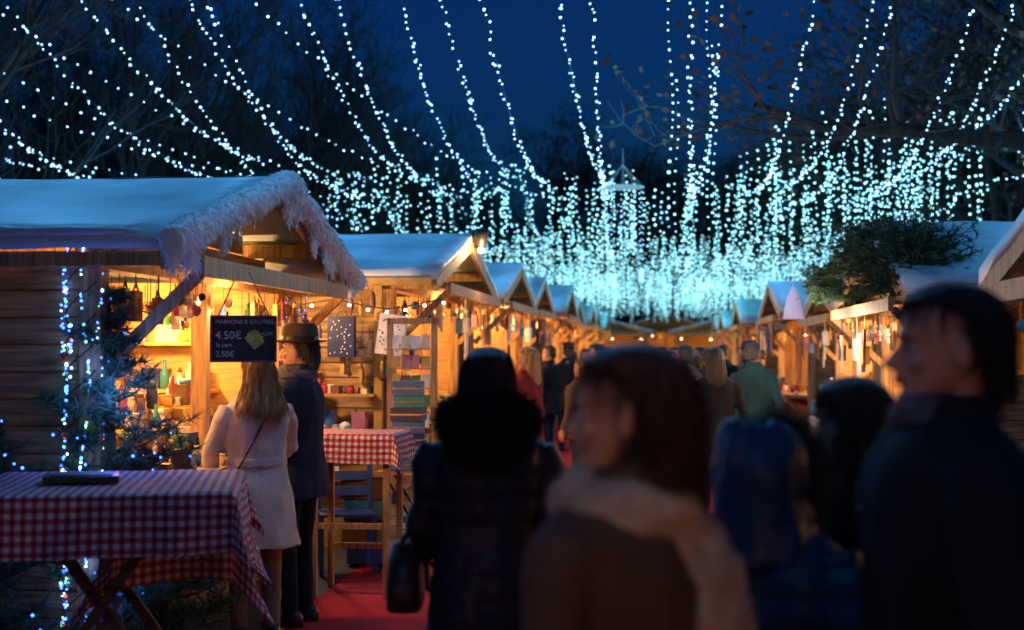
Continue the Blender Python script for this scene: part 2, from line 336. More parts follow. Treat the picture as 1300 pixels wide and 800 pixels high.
def text(body,x_,z,size,m,par):
    c=bpy.data.curves.new('lettering','FONT'); c.body=body; c.size=size; c.extrude=.0008; o=bpy.data.objects.new('lettering',c); scene.collection.objects.link(o); o.location=(x_,-.0112,z); o.rotation_euler=(math.pi/2,0,0); c.materials.append(m); o.parent=par
text('MARRONS & GAUFRES',-.155,.085,.032,CHALKW,sg); text('4.50€',-.155,.0,.062,CHALKW,sg); text('la part',-.15,-.045,.034,CHALKW,sg); text('2.50€',-.155,-.10,.045,CHALKW,sg); text('4.50€',.105,.02,.026,CHALKW,sg)
mb=MB()
for i in range(9): 
    a=.1+i*.3; mb.add([(.06,-.0105,-.06),(.06+.05*math.cos(a),-.0112,-.03+.075*math.sin(a)),(.06+.058*math.cos(a+.16),-.0112,-.03+.085*math.sin(a+.16)),(.06+.05*math.cos(a+.28),-.0112,-.03+.075*math.sin(a+.28))],[(0,1,2,3)],0)
mb.obj('picture',[LEAFPIC],sg)
mb=MB(); mb.tube([(-.14,0,.13),(-.03,-.02,.37)],.004,4); mb.tube([(.14,0,.13),(.03,-.02,.37)],.004,4); mb.obj('cords',[WOODV],sg)
rk=MB(); r2=empty('gift_display',S(12.72,-2.55),-TH)
for i,z in enumerate((.55,.95,1.3)):
    rk.box((-.75,-.12,z),(1.5,.24,.025),2); goods(rk,-1.4,-.05,-.2,-.05,z+.013,26)
for i in range(60): hanging(rk,U(-1.5,.45),U(-.25,-.05),U(1.6,2.3))
for c,(px_,pz) in enumerate([(-.28,1.82),(.17,1.84),(-.85,1.9)]):
    col=9 if c!=1 else 5
    rk.box((px_,-.28,pz),(.24,.10,.36),col,Matrix.Rotation(.14 if c==1 else 0,3,'Y')); rk.tube([(px_-.06,-.28,pz+.16),(px_,-.28,pz+.3),(px_+.06,-.28,pz+.16)],.006,4,6)
    for q in range(26): rk.ell((px_+U(-.10,.10),-.333,pz+U(-.15,.15)),(.007,.003,.007),5 if c!=1 else 9,5,4)
for x_ in(-1.52,.02): rk.box((x_,-.12,1.15),(.07,.07,2.3),2)
rk.box((-.55,-.12,2.32),(2.1,.07,.07),2)
for i in range(9):
    rk.box((-1.3+i*.2,-.35-.1*(i%2),.13+.0*i),(.17,.22,.26),[2,4,6,10,1][i%5],Matrix.Rotation(U(-.2,.2),3,'Z'))
rk.obj('hung_gifts',PAL,r2)
P=[(-1.4+i*.17,-.3,2.12-.08*math.sin(i*.52)**2) for i in range(13)]; bulbs('display_bulbs',P,.015,WARM2,r2,0)
m=MB(); m.tube([(p[0],p[1],p[2]+.03) for p in P],.005,4); m.obj('display_wire',[WIRE],r2)
point('display_lamp',(-.7,-.75,2.1),(1,.52,.18),75,.05,r2)
fl=empty('flood_lamp',S(15.0,-1.92,2.80),-TH)
mb=MB(); mb.lathe((0,0,0),[(.03,-.02),(.06,0),(.09,.1),(.1,.18),(.02,.2)],14); mb.tube([(0,0,.05),(-.15,0,.1)],.015,6); mb.obj('housing',[METAL],fl); bulbs('bulb',[(.02,-.06,-.04)],.035,WARM,fl,0); point('lamp',(.12,-.15,-.1),(1,.6,.25),30,.05,fl)
bx=empty('stacked_gift_boxes',S(10.9,-1.95),-TH)
mb=MB(); z=.78
for i in range(7):
    h=U(.07,.12); rot=Matrix.Rotation(U(-.15,.15),3,'Z'); mb.box((0,0,z+h/2),(.27-.008*i,.22,h-.004),[4,10,9,4,9,10,4][i],rot); mb.box((0,-.003,z+h/2),(.275-.008*i,.215,.012),8,rot); z+=h
mb.obj('boxes',PAL,bx)
mb=MB(); mb.box((.05,0,.765),(.55,.42,.022),0)
for y in(-.18,.18):
    mb.beam((-.2,y,.01),(.26,y,.755),.018,.018,1); mb.beam((.3,y*.9,.01),(-.16,y*.9,.755),.018,.018,1)
mb.box((.05,0,.22),(.42,.3,.02),0)
mb.obj('folding_table',[WOODH,METAL],bx)
mb=MB(); 
for i in range(5): mb.box((-.35-.02*i,.35,.1+.17*i),(.34,.4,.16),[4,2,10,6,2][i],Matrix.Rotation(U(-.1,.1),3,'Z'))
goods(mb,-.15,.25,-.12,.12,.232,12,.05,.1)
mb.obj('crates',PAL,bx)
pn=empty('postcard_rack',S(11.9,-2.1),-TH-.2); mb=MB()
for x_ in(-.2,.2): mb.box((x_,0,1.0),(.04,.05,1.95),0)
mb.box((0,0,1.95),(.44,.05,.05),0)
for j in range(9):
    z=.45+j*.165; mb.box((0,-.02,z-.06),(.36,.05,.012),0)
    for i in range(4): w_=U(.06,.085); mb.box((-.135+i*.09,-.03,z),(w_,.008,U(.09,.13)),random.choice((2,3,3,7,4,3,6,8,2,2,10)),Matrix.Rotation(-.15,3,'X'))
mb.obj('frame',[WOODV]+PAL,pn)
# ---------------------------------------------------------------- gingham tables
def gingham():
    m=bpy.data.materials.new('gingham_cloth'); m.use_nodes=True; nt=m.node_tree; N=nt.nodes; L=nt.links; b=N['Principled BSDF']; b.inputs['Roughness'].default_value=.9
    uv=N.new('ShaderNodeUVMap'); sp=N.new('ShaderNodeSeparateXYZ'); L.new(uv.outputs[0],sp.inputs[0]); rs=[]
    for k in(0,1):
        a=N.new('ShaderNodeMath'); a.operation='MULTIPLY'; a.inputs[1].default_value=1/.043; L.new(sp.outputs[k],a.inputs[0])
        f=N.new('ShaderNodeMath'); f.operation='FRACT'; L.new(a.outputs[0],f.inputs[0])
        g=N.new('ShaderNodeMath'); g.operation='GREATER_THAN'; g.inputs[1].default_value=.5; L.new(f.outputs[0],g.inputs[0]); rs.append(g)
    ad=N.new('ShaderNodeMath'); ad.operation='ADD'; L.new(rs[0].outputs[0],ad.inputs[0]); L.new(rs[1].outputs[0],ad.inputs[1])
    h=N.new('ShaderNodeMath'); h.operation='MULTIPLY'; h.inputs[1].default_value=.5; L.new(ad.outputs[0],h.inputs[0])
    cr=N.new('ShaderNodeValToRGB'); cr.color_ramp.elements[0].color=(.66,.64,.68,1); cr.color_ramp.elements[1].color=(.28,.012,.03,1); e=cr.color_ramp.elements.new(.5); e.color=(.44,.13,.17,1)
    L.new(h.outputs[0],cr.inputs[0]); L.new(cr.outputs[0],b.inputs['Base Color'])
    n=N.new('ShaderNodeTexNoise'); n.inputs['Scale'].default_value=9; bp=N.new('ShaderNodeBump'); bp.inputs['Strength'].default_value=.5; bp.inputs['Distance'].default_value=.03; L.new(n.outputs[0],bp.inputs['Height']); L.new(bp.outputs[0],b.inputs['Normal'])
    return m
GING=gingham()
def cloth(W,D,h,ov,parent,seed=0,n=70):
    me=bpy.data.meshes.new('tablecloth'); vs=[];uvs=[]
    a=W/2+ov;b=D/2+ov
    for i in range(n+1):
        for j in range(n+1):
            u=-a+2*a*i/n; v=-b+2*b*j/n; cx=max(-W/2,min(W/2,u)); cy=max(-D/2,min(D/2,v)); ox=u-cx; oy=v-cy; r=math.hypot(ox,oy)
            z=h+.012+.004*noise.noise(Vector((u*5,v*5,seed)))
            if r>0:
                dx,dy=ox/r,oy/r; sx=u*14 if abs(oy)>abs(ox) else v*14
                k=r*(.10+.16*noise.noise(Vector((u*5 if abs(oy)>=abs(ox) else 3,v*5 if abs(ox)>abs(oy) else 7,seed)))+.07*math.sin(sx+seed))
                if abs(ox)>0 and abs(oy)>0: k+=r*.22*abs(dx*dy)*2
                cx+=dx*(max(k,0)+.012); cy+=dy*(max(k,0)+.012); z=h+.010-r*.97*(1.0+.10*noise.noise(Vector((u*2,v*2,seed+3))))
            vs.append((cx,cy,z)); uvs.append((u,v))
    fs=[(i*(n+1)+j,(i+1)*(n+1)+j,(i+1)*(n+1)+j+1,i*(n+1)+j+1) for i in range(n) for j in range(n)]
    me.from_pydata(vs,[],fs); ul=me.uv_layers.new(name='UVMap')
    for lp in me.loops: ul.data[lp.index].uv=uvs[lp.vertex_index]
    me.polygons.foreach_set('use_smooth',[True]*len(fs)); me.update()
    return link('tablecloth',me,GING,parent)
T1=empty('standing_table',(-1.80,6.4,0),math.radians(9))
cloth(1.12,1.2,1.1,.25,T1,3)
uc=cloth(.5,.5,1.08,.45,T1,5,40); uc.name='under_cloth'; uc.location=(.28,.33,0)
mb=MB(); mb.box((0,0,1.085),(1.1,1.18,.03),0)
for y in(-.35,.35):
    mb.beam((-.42,y,0),(.32,y,1.07),.045,.045,1); mb.beam((.42,y+.05,0),(-.32,y+.05,1.07),.045,.045,1)
mb.beam((0,-.35,.53),(0,.4,.53),.035,.035,1)
mb.obj('trestle',[WOODH,WOODDK],T1)
mb=MB(); mb.box((-.12,-.05,1.135),(.32,.22,.028),0,Matrix.Rotation(.1,3,'Z')); mb.box((-.12,-.05,1.152),(.26,.16,.006),1,Matrix.Rotation(.1,3,'Z')); mb.obj('menu_tray',[METAL,CHALK],T1)
T2=empty('small_table',(-1.08,10.0,0),-TH)
cloth(.62,.62,1.12,.2,T2,8,50)
mb=MB(); mb.box((0,0,1.105),(.61,.61,.03),0)
for a in(-.25,.25):
    for b in(-.25,.25): mb.box((a,b,.55),(.04,.04,1.09),1)
mb.box((0,-.25,.5),(.46,.03,.04),1); mb.box((0,.25,.3),(.46,.03,.04),1)
mb.obj('frame',[WOODH,WOODV],T2)
ch=empty('blue_chair',(-1.28,11.0,0),.2); mb=MB()
for a in(-.2,.2):
    mb.box((a,.2,.45),(.035,.035,.9),0); mb.box((a,-.2,.22),(.035,.035,.44),0)
for i in range(5): mb.box((0,-.18+i*.09,.45),(.42,.07,.02),0)
for z in(.6,.72,.85): mb.box((0,.2,z),(.42,.02,.07),0)
mb.obj('frame',[PAL[4]],ch)
# ---------------------------------------------------------------- needle foliage
def needles(P0,D,n,L,w):
    A=[];B=[]
    for p,q in P0:
        p=np.array(p);q=np.array(q); u=np.random.rand(n,1); base=p+(q-p)*u; d=(q-p)/(np.linalg.norm(q-p)+1e-9)
        dd=d*.7+np.random.randn(n,3)*.55; dd/=np.linalg.norm(dd,axis=1)[:,None]; A.append(base);B.append(dd)
    P=np.concatenate(A);Dd=np.concatenate(B); m=len(P); Wd=np.cross(Dd,np.random.randn(m,3)); Wd/=np.linalg.norm(Wd,axis=1)[:,None]; Wd*=w
    ln=L*(.6+.6*np.random.rand(m,1)); V=np.stack([P-Wd,P+Wd,P+Dd*ln],1).reshape(-1,3); F=np.arange(m*3).reshape(-1,3)
    return raw_mesh('needles',V,F,3)
def pine(name,loc,H,R,z0=.1,n=16,L=.06,w=.0025,whorls=12,shape='cone'):
    root=empty(name,loc); mb=MB(); mb.tube([(0,0,0),(.02,0,H*.5),(0,0,H)],[.04,.028,.006],8); segs=[]
    for i in range(whorls):
        f=i/(whorls-1); z=z0+(H-z0)*f*.97; r=R*(1-f)**.7+.06
        for k in range(7):
            a=U(0,6.28); rr=r*U(.6,1.1); d=Vector((math.cos(a),math.sin(a),.25+.5*f)); p=Vector((0,0,z)); q=p+d*rr+Vector((0,0,-.08*rr))
            mb.tube([p,(p+q)/2+Vector((0,0,-.03)),q],[.009,.006,.002],4)
            segs.append((tuple(p+(q-p)*.25),tuple(q)))
            for m_ in range(6):
                u=U(.3,1); b=p+(q-p)*u; e=b+Vector((U(-1,1),U(-1,1),U(-.2,.7))).normalized()*rr*.4*(1.2-u*.5); mb.tube([b,e],[.004,.002],3); segs.append((tuple(b),tuple(e)))
    mb.obj('trunk_and_branches',[BARK],root); link('needles',needles(segs,None,n,L,w),NEEDLE,root); return root,segs
BAUB=mat('bauble',(.5,.02,.02),.15,.1,3,0)
xt,segs=pine('christmas_tree',(-2.08,7.35,0),2.0,.5,.25,34,.08,.003,14)
B=[Vector(random.choice(segs)[1]) for _ in range(70)]; bulbs('blue_leds',B,.007,DEEP,xt)
mb=MB()
for b in [Vector(random.choice(segs)[1]) for _ in range(8)]: mb.ell(b,(.03,.03,.03),0,12,8)
mb.obj('red_baubles',[BAUB],xt)
xt2,segs2=pine('christmas_tree',(-2.75,7.0,0),1.4,.7,.1,36,.085,.003,13)
B=[Vector(random.choice(segs2)[1]) for _ in range(90)]; bulbs('blue_leds',B,.007,DEEP,xt2)
xt3,_=pine('christmas_tree',(-1.85,7.55,0),.95,.5,.05,36,.075,.003,9)
lc=empty('led_column',S(7.02,-2.95,0),-TH); G={0:[],1:[],2:[],3:[]}
for i in range(620):
    z=U(.1,2.28); st=int(U(0,6)); a=st*1.047+.25*math.sin(z*6+st); r=.08+.03*random.random(); k=random.choices([0,1,2,3],[.62,.10,.05,.23])[0]; G[k].append((r*math.cos(a),r*math.sin(a),z))
for k,mm in zip(range(4),(DEEP,LEDG,LEDR,LEDW)): bulbs('leds_'+['blue','green','red','white'][k],G[k],.0066,mm,lc)
mb=MB(); 
for q in range(3): mb.tube([(.085*math.cos(i*.5+q*2),.085*math.sin(i*.5+q*2),.1+i*.036) for i in range(60)],.004,4)
mb.obj('cable',[WIRE],lc); point('led_glow',(.25,-.2,1.5),(.08,.2,1),9,.1,lc); point('led_glow',(.25,-.2,.6),(.08,.2,1),9,.1,lc)
lc2=empty('led_string',S(11.0,-2.9,0),-TH); bulbs('leds',[(U(-.1,.1),U(-.1,.1),U(.9,2.2)) for _ in range(80)],.006,DEEP,lc2)
for (s_,t_,z_,R_,nm,cnt) in ((11.5,1.98,2.30,.62,'fir_boughs',190),(14.6,1.8,2.3,.42,'fir_boughs',110),(12.5,1.78,2.45,.45,'fir_boughs',110),(16.8,1.9,2.4,.35,'fir_boughs',70)):
    root=empty(nm,S(s_,t_,z_)); segs3=[];mb=MB()
    for i in range(cnt):
        a=U(0,6.28); e=U(-.5,1.35); rr=R_*U(.35,1.05)*(1+.3*noise.noise(Vector((math.cos(a)*2,math.sin(a)*2,e*2)))); q=Vector((math.cos(a)*math.cos(e),math.sin(a)*math.cos(e),math.sin(e)*.85))*rr; p=q*.25
        mb.tube([p,q],[.008,.003],3); segs3.append((tuple(p),tuple(q)))
        for m_ in range(4):
            b=p+(q-p)*U(.3,1); ee=b+Vector((U(-1,1),U(-1,1),U(-.5,.6)))*R_*.25; segs3.append((tuple(b),tuple(ee)))
    mb.obj('branches',[BARK],root); link('needles',needles(segs3,None,30,.06,.0038),NEEDLE,root)
# ---------------------------------------------------------------- bare trees
def tree_mesh(seed,H,r0,up=.25,spread=.9,kids=(9,6,5,4),leaves=0,trunk=.35):
    R=random.Random(seed); mb=MB(); tips=[]
    def rv(): return Vector((R.gauss(0,1),R.gauss(0,1),R.gauss(0,1)))
    def grow(p,d,L,r,lev):
        nseg=[6,5,4,3,2][lev]; pts=[p.copy()]; dd=d.copy()
        for i in range(nseg):
            dd=(dd+rv()*[.06,.14,.18,.2,.2][lev]+Vector((0,0,up*(.3 if lev else .1)))).normalized(); pts.append(pts[-1]+dd*L/nseg)
        rr=[r*(1-.75*i/nseg) for i in range(nseg+1)]
        mb.tube(pts,rr,[9,6,4,3,3][lev],0,True,False)
        if lev<len(kids):
            for k in range(kids[lev]):
                u=(trunk+(1-trunk)*(k+R.random())/kids[lev]) if lev==0 else R.uniform(.25,1); i=min(nseg-1,int(u*nseg)); b=pts[i].lerp(pts[i+1],u*nseg-i)
                ax=(pts[i+1]-pts[i]).normalized(); o=rv(); o=(o-ax*o.dot(ax)).normalized(); nd=(ax*(1-.35*spread)+o*spread).normalized()
                if nd.z<-.2: nd.z*=.3
                grow(b,nd,L*R.uniform(.42,.68)*(1.0-.25*u),max(.008,rr[i]*.55),lev+1)
        else: tips.append(pts[-1])
    grow(Vector((0,0,0)),Vector((0,0,1)),H*.72,r0,0)
    if leaves:
        for _ in range(leaves):
            p=R.choice(tips)+rv()*.18; a=rv().normalized(); b=rv().cross(a).normalized(); s_=R.uniform(.04,.075); mb.add([p-a*s_,p+b*s_*.7,p+a*s_,p-b*s_*.7],[(0,1,2,3)],1)
    return mb.mesh('tree')
TL=[tree_mesh(i,10,.2,.5,.55,(12,8,6,4)) for i in(1,2,3)]
TR=[tree_mesh(i,13,.38,.12,1.0,(10,7,6,5),3600,.28) for i in(11,12,13)]
for m_ in TL+TR: m_.materials.append(BARK); m_.materials.append(LEAFB)
s_=15
while s_<72:
    for t_ in(-9.0,-12.5,-17):
        p=S(s_+U(-1,1),t_+U(-1,1)); link('bare_tree',random.choice(TL),None,None,p,U(0,6.28),sc=U(.8,1.05))
    s_+=3.6
s_=13
while s_<72:
    for t_ in(7.3,12.5):
        p=S(s_+U(-1,1),t_+U(-.8,.8)); link('plane_tree',random.choice(TR),None,None,p,U(0,6.28),sc=U(.85,1.1))
    s_+=6
for t_ in np.linspace(-6,14,10): link('plane_tree',random.choice(TR),None,None,S(73+U(-4,8),t_+U(-1,1)),U(0,6.28),sc=U(.95,1.25))
def hedge(name,a,b,h,seed):
    a=Vector(a);b=Vector(b);d=(b-a);n=int(d.length/.6); nrm=Vector((-d.y,d.x,0)).normalized(); mb=MB(); vs=[];fs=[];K=10
    for i in range(n+1):
        hh=h*(1+.3*noise.noise(Vector((i*.13,seed,0)))+.12*noise.noise(Vector((i*.7,seed,5))))
        for j in range(K+1):
            f=j/K; p=a+d*(i/n); p=p+nrm*(.9*noise.noise(Vector((i*.4,j*.7,seed)))); p.z=hh*f; vs.append(p)
    for i in range(n):
        for j in range(K): q=i*(K+1)+j; fs.append((q,q+1,q+K+2,q+K+1))
    mb.add(vs,fs,0,True); L=d.length
    for _ in range(int(L*90)):
        f=random.random(); p=a+d*f+nrm*U(-1.4,1.4); p.z=h*U(.1,1.25)**.8; u=Vector((U(-1,1),U(-1,1),U(-1,1)))*.16; v=Vector((U(-1,1),U(-1,1),U(-1,1)))*.16; mb.add([p,p+u,p+v],[(0,1,2)],0)
    mb.obj(name,[mat('hedge_foliage',(.04,.045,.03),.9,.5,.8,0)])
hedge('hedge',S(8,-19),S(95,-19),5.5,1); hedge('hedge',S(95,-40),S(95,45),7.5,2); hedge('hedge',S(5,15),S(95,15),6.5,3)
# ---------------------------------------------------------------- string lights
KN=[(9,7.9),(11,7.0),(13,6.15),(15,5.4),(17,4.82),(19.3,4.42),(22,4.38),(26,4.75),(29,4.2),(33,4.0),(38,4.6),(42,4.0),(46,4.0),(51,4.6),(56,4.0),(62,4.4)]
kx=np.array([k[0] for k in KN]);kz=np.array([k[1] for k in KN])
def prof(s): 
    return (np.interp(s-.9,kx,kz)+np.interp(s-.3,kx,kz)+np.interp(s+.3,kx,kz)+np.interp(s+.9,kx,kz))/4
can=empty('fairy_light_canopy'); wires=MB(); PB=[];PC=[];PM=[]
ts=[]; t_=-11.2
while t_<6.6: ts.append(t_+U(-.18,.18)); t_+=U(.5,.75)
for t0 in ts:
    s=10+U(0,.6); k=U(-.3,.35); drift=U(-.03,.03); sh=U(-1.4,1.4); zmul=U(.88,1.16); pts=[]
    while s<(60 if abs(t0)<5.8 else 22+U(0,3)):
        dt=drift*(s-10)+.07*noise.noise(Vector((s*.2,t0*5,0))); 
        z=1.7+(prof(s+sh)-1.7)*(1+(zmul-1)*min(1,(s-9)/10))+k*.4+.03*noise.noise(Vector((s*.7,t0*3,4)))
        p=S(s,t0+dt,z); pts.append(p)
        st_=.165 if s<22 else .3
        if s<23: 
            if random.random()<.95: PB.append(p+Vector((U(-.03,.03),U(-.03,.03),U(-.05,.01))))
        else: (PC if random.random()<.6 else PB).append(p+Vector((U(-.06,.06),U(-.06,.06),U(-.22,.02))))
        s+=st_*(U(.75,1.25) if random.random()>.3 else .35)
    wires.tube(pts[::5],.004,3,cap=False)
for i in range(6):
    a=S(11+i*.5,-12+i*1.3,6.4+U(-.4,.4)); b=S(21+i*.6,-6.5+i*.9,4.1+U(-.2,.3)); N_=50; pts=[]
    for j in range(N_+1):
        f=j/N_; p=a.lerp(b,f); p.z-=.55*math.sin(math.pi*f); pts.append(p); PB.append(p+Vector((U(-.03,.03),U(-.03,.03),U(-.03,.03))))
    wires.tube(pts[::5],.004,3,cap=False)
def strand(s,t0,z,L,zmin):
    q=z; x_=S(s,t0)
    while q>z-L and q>zmin:
        (PC if random.random()<.7 else PM).append(Vector((x_.x+U(-.03,.03),x_.y,q))); q-=U(.07,.16)
    wires.tube([(x_.x,x_.y,z),(x_.x,x_.y,max(q,zmin))],.003,3,cap=False)
for _ in range(1000):
    s=U(21,58); t0=U(-5.4,4.8) if s>27 else (U(.3,4.8) if random.random()<.55 else U(-5.8,.3))
    strand(s,t0,float(prof(s))+U(-.35,.25),U(.25,1.2),3.05 if s>34 else 3.0)
for _ in range(480):
    s=U(36,60); strand(s,U(-4.6,4.6),U(3.6,4.5),U(.5,1.5),2.9)
for _ in range(34):
    s=U(19,24); strand(s,U(1.4,4.8),U(4.6,5.1),U(1.0,1.9),3.0)
for (s,t0,z1,z0) in [(17.5,.12,6.2,3.4),(17.8,.6,6.3,3.2),(18.3,.68,5.6,3.3),(19,2.9,5.0,3.1),(19.4,3.3,4.8,3.1),(20,3.8,5,3.3),(18.5,.2,5.2,3.2),(20,1.6,4.9,3.2),(20.5,2.1,4.6,3.2)]:
    q=z1; x_=S(s,t0)
    while q>z0:
        PB.append(Vector((x_.x+.03*math.sin(q*3),x_.y,q))) if q>4.2 else PC.append(Vector((x_.x+.03*math.sin(q*3),x_.y,q))); q-=U(.09,.17)
    wires.tube([(x_.x,x_.y,z1),(x_.x,x_.y,z0)],.003,3,cap=False)
for i in range(7):
    a=S(15+i*1.2,4.2+.2*i,5.6-.1*i); b=S(17+i*1.3,6.6+.3*i,5.5-.1*i)
    for rep in range(2):
        for j in range(28):
            f=j/27; p=a.lerp(b,f); p.z-=1.5*math.sin(math.pi*f)+.3*rep; PB.append(p+Vector((U(-.03,.03),0,U(-.04,.04))))
bulbs('bulbs_blue',PB,.0118,BULB,can,.35); bulbs('bulbs_cyan',PC,.0165,CYAN,can,.4); bulbs('bulbs_mint',PM,.0165,CYAN2,can,.4)
for (s,za,zb) in((22,4.75,5.0),(34,4.9,5.2),(46,4.9,5.1)):
    wires.tube([S(s,-9+i*1.8,za+(zb-za)*i/10-.25*math.sin(math.pi*i/10)) for i in range(11)],.007,4)
wires.obj('wires',[WIRE],can)
rg=empty('light_ring',S(21.8,-.58,4.2)); mb=MB(); P=[]
for r in(.31,.2): mb.tube([(r*math.cos(a),r*math.sin(a),0) for a in np.linspace(0,2*math.pi,33)],.014,6,0,cap=False)
for a in np.linspace(0,2*math.pi,9)[:-1]:
    mb.tube([(0,0,.0),(.31*math.cos(a),.31*math.sin(a),0)],.008,4); mb.tube([(.31*math.cos(a),.31*math.sin(a),0),(0,0,.35)],.003,3)
mb.tube([(0,0,.35),(0,0,.6)],.004,3); mb.obj('ring_frame',[mat('ring_metal',(.5,.6,.65),.4,metal=.3,emit=(.2,.55,.65),es=.5)],rg)
for a in np.linspace(0,2*math.pi,13)[:-1]:
    for k in range(11): P.append((.31*math.cos(a),.31*math.sin(a),-.06-k*.09-U(0,.04)))
bulbs('ring_bulbs',P,.008,BULB,rg)
for (s,t_,z_,w_) in((9.5,-4.6,5.0,150),(14,-3.9,4.7,160),(7.6,-.7,4.6,115),(1.0,-.8,4.8,45),(18.5,-1,4.6,160),(19,-6.5,4.6,70),(24,1.5,4.6,200),(14,3.8,4.7,110),(29,-3,4.6,150),(35,0,4.3,300),(44,0,4.2,320),(53,0,4.2,340),(23,6.3,5.2,110),(8.5,-7.5,4.8,70),(12,6,6,50)):
    point('canopy_glow',S(s,t_,z_),(.10,.48,1.0) if s<30 else (.08,.7,.95),w_,.35,can)
# ---------------------------------------------------------------- people
SKIN=mat('skin',(.55,.31,.23),.5,.12,12,.05,80); SKIN2=mat('skin_dark',(.36,.19,.13),.55,.12,12,.05,80)
EYEW=mat('eye_white',(.55,.52,.50),.3,.05,3,0); IRIS=mat('iris',(.05,.03,.02),.2,.1,3,0); LIPS=mat('lips',(.42,.13,.12),.5,.1,20,0)
def hairmat(n,c): return mat(n,c,.45,.5,5,.6,30,(9,9,1.2),spec=.5)
HB=hairmat('brown_hair',(.06,.028,.018)); HD=hairmat('dark_hair',(.018,.013,.012)); HBL=hairmat('blond_hair',(.45,.26,.10)); HG=hairmat('grey_hair',(.12,.10,.09)); HR=hairmat('auburn_hair',(.09,.025,.022))
FAB=lambda n,c,**k: mat(n,c,.88,.25,4,.4,90,spec=.2,**k)
CREAM=FAB('cream_wool',(.70,.60,.50)); NAVY=FAB('navy_wool',(.022,.028,.05)); BLACK=FAB('black_cloth',(.016,.017,.023)); BROWN=FAB('brown_wool',(.11,.07,.05)); PUFF=mat('blue_nylon',(.025,.06,.12),.42,.2,4,.25,30); PUFFB=mat('black_nylon',(.014,.016,.024),.5,.2,4,.25,30)
BEIGE=FAB('beige_knit',(.50,.42,.33)); TROU=FAB('beige_trousers',(.27,.20,.13)); JEAN=FAB('jeans',(.03,.04,.075)); GREEN=FAB('teal_coat',(.03,.09,.09)); SCARF=FAB('grey_scarf',(.16,.155,.16)); DSCARF=FAB('dark_scarf',(.13,.13,.15)); FURM=mat('brown_fur',(.03,.022,.02),.9,.4,20,0); FURT=mat('tan_fur',(.18,.12,.08),.9,.4,20,0)
LEATH=mat('leather',(.03,.018,.013),.4,.3,10,.2,60); FELT=FAB('brown_felt',(.10,.055,.035)); BAGB=mat('blue_plastic_bag',(.12,.32,.50),.3,.3,6,.6,14)
def ring(cx,cy,cz,rx,ry,n=20,p=2.3,sx=0,sy=0):
    R=[]
    for j in range(n):
        a=2*math.pi*j/n; c,s=math.cos(a),math.sin(a)
        R.append(Vector((cx+rx*math.copysign(abs(c)**(2/p),c),cy+ry*math.copysign(abs(s)**(2/p),s),cz+sx*c+sy*s)))
    return R
HP=[(-.002,-.07,-.03,.012),(.008,-.086,-.0,.026),(.025,-.092,.02,.038),(.042,-.085,.045,.048),(.058,-.088,.065,.055),(.078,-.086,.08,.062),(.10,-.084,.09,.068),(.12,-.080,.097,.072),(.14,-.090,.10,.0735),(.16,-.090,.102,.0755),(.185,-.083,.098,.073),(.205,-.064,.083,.062),(.222,-.034,.054,.042),(.231,-.008,.024,.014)]
def head_meshes():
    mb=MB(); mb.loft([ring(0,(f+b)/2,z,w_,(b-f)/2,20,2.1) for z,f,b,w_ in HP])
    mb.tube([(0,.035,.07),(0,.03,0),(0,.04,-.09)],[.050,.052,.064],12)
    mb.loft([ring(0,-.082,.128,.008,.010,8,2),ring(0,-.092,.108,.010,.013,8,2),ring(0,-.103,.09,.014,.017,8,2),ring(0,-.105,.080,.017,.017,8,2),ring(0,-.095,.073,.013,.010,8,2)])
    for sg in(-1,1):
        mb.ell((sg*.077,.012,.105),(.010,.020,.033),0,8,6,Matrix.Rotation(sg*.25,3,'Z')); mb.ell((sg*.03,-.083,.137),(.022,.009,.006),0,8,6); mb.ell((sg*.040,-.068,.088),(.019,.014,.015),0,8,6)
    mb.ell((0,-.088,.064),(.024,.009,.006),0,10,6); mb.ell((0,-.086,.052),(.021,.010,.007),0,10,6); mb.ell((0,-.089,.02),(.015,.01,.012),0,8,6)
    h=meld(mb,.005,2,name='head')
    e=MB()
    for sg in(-1,1): 
        e.ell((sg*.031,-.0725,.117),(.013,.0115,.0075),0,12,8); e.ell((sg*.031,-.0805,.117),(.006,.0045,.006),1,8,6); e.tube([(sg*.014,-.091,.136),(sg*.032,-.0935,.142),(sg*.05,-.082,.137)],[.003,.0045,.002],5,3); e.tube([(sg*.018,-.083,.121),(sg*.031,-.086,.1255),(sg*.045,-.078,.121)],[.0015,.0025,.0015],5,3)
    e.tube([(-.023,-.088,.058),(-.01,-.097,.061),(0,-.0965,.059),(.01,-.097,.061),(.023,-.088,.058)],[.002,.0045,.004,.0045,.002],6,2); e.tube([(-.018,-.090,.053),(0,-.096,.051),(.018,-.090,.053)],[.002,.0055,.002],6,2)
    return h,e.mesh('face_features')
HEADM,FACEM=head_meshes()
HEAD2=HEADM.copy()
for x_ in(EYEW,IRIS,LIPS,HD): FACEM.materials.append(x_)
HEADM.materials.append(SKIN); HEAD2.materials.append(SKIN2)
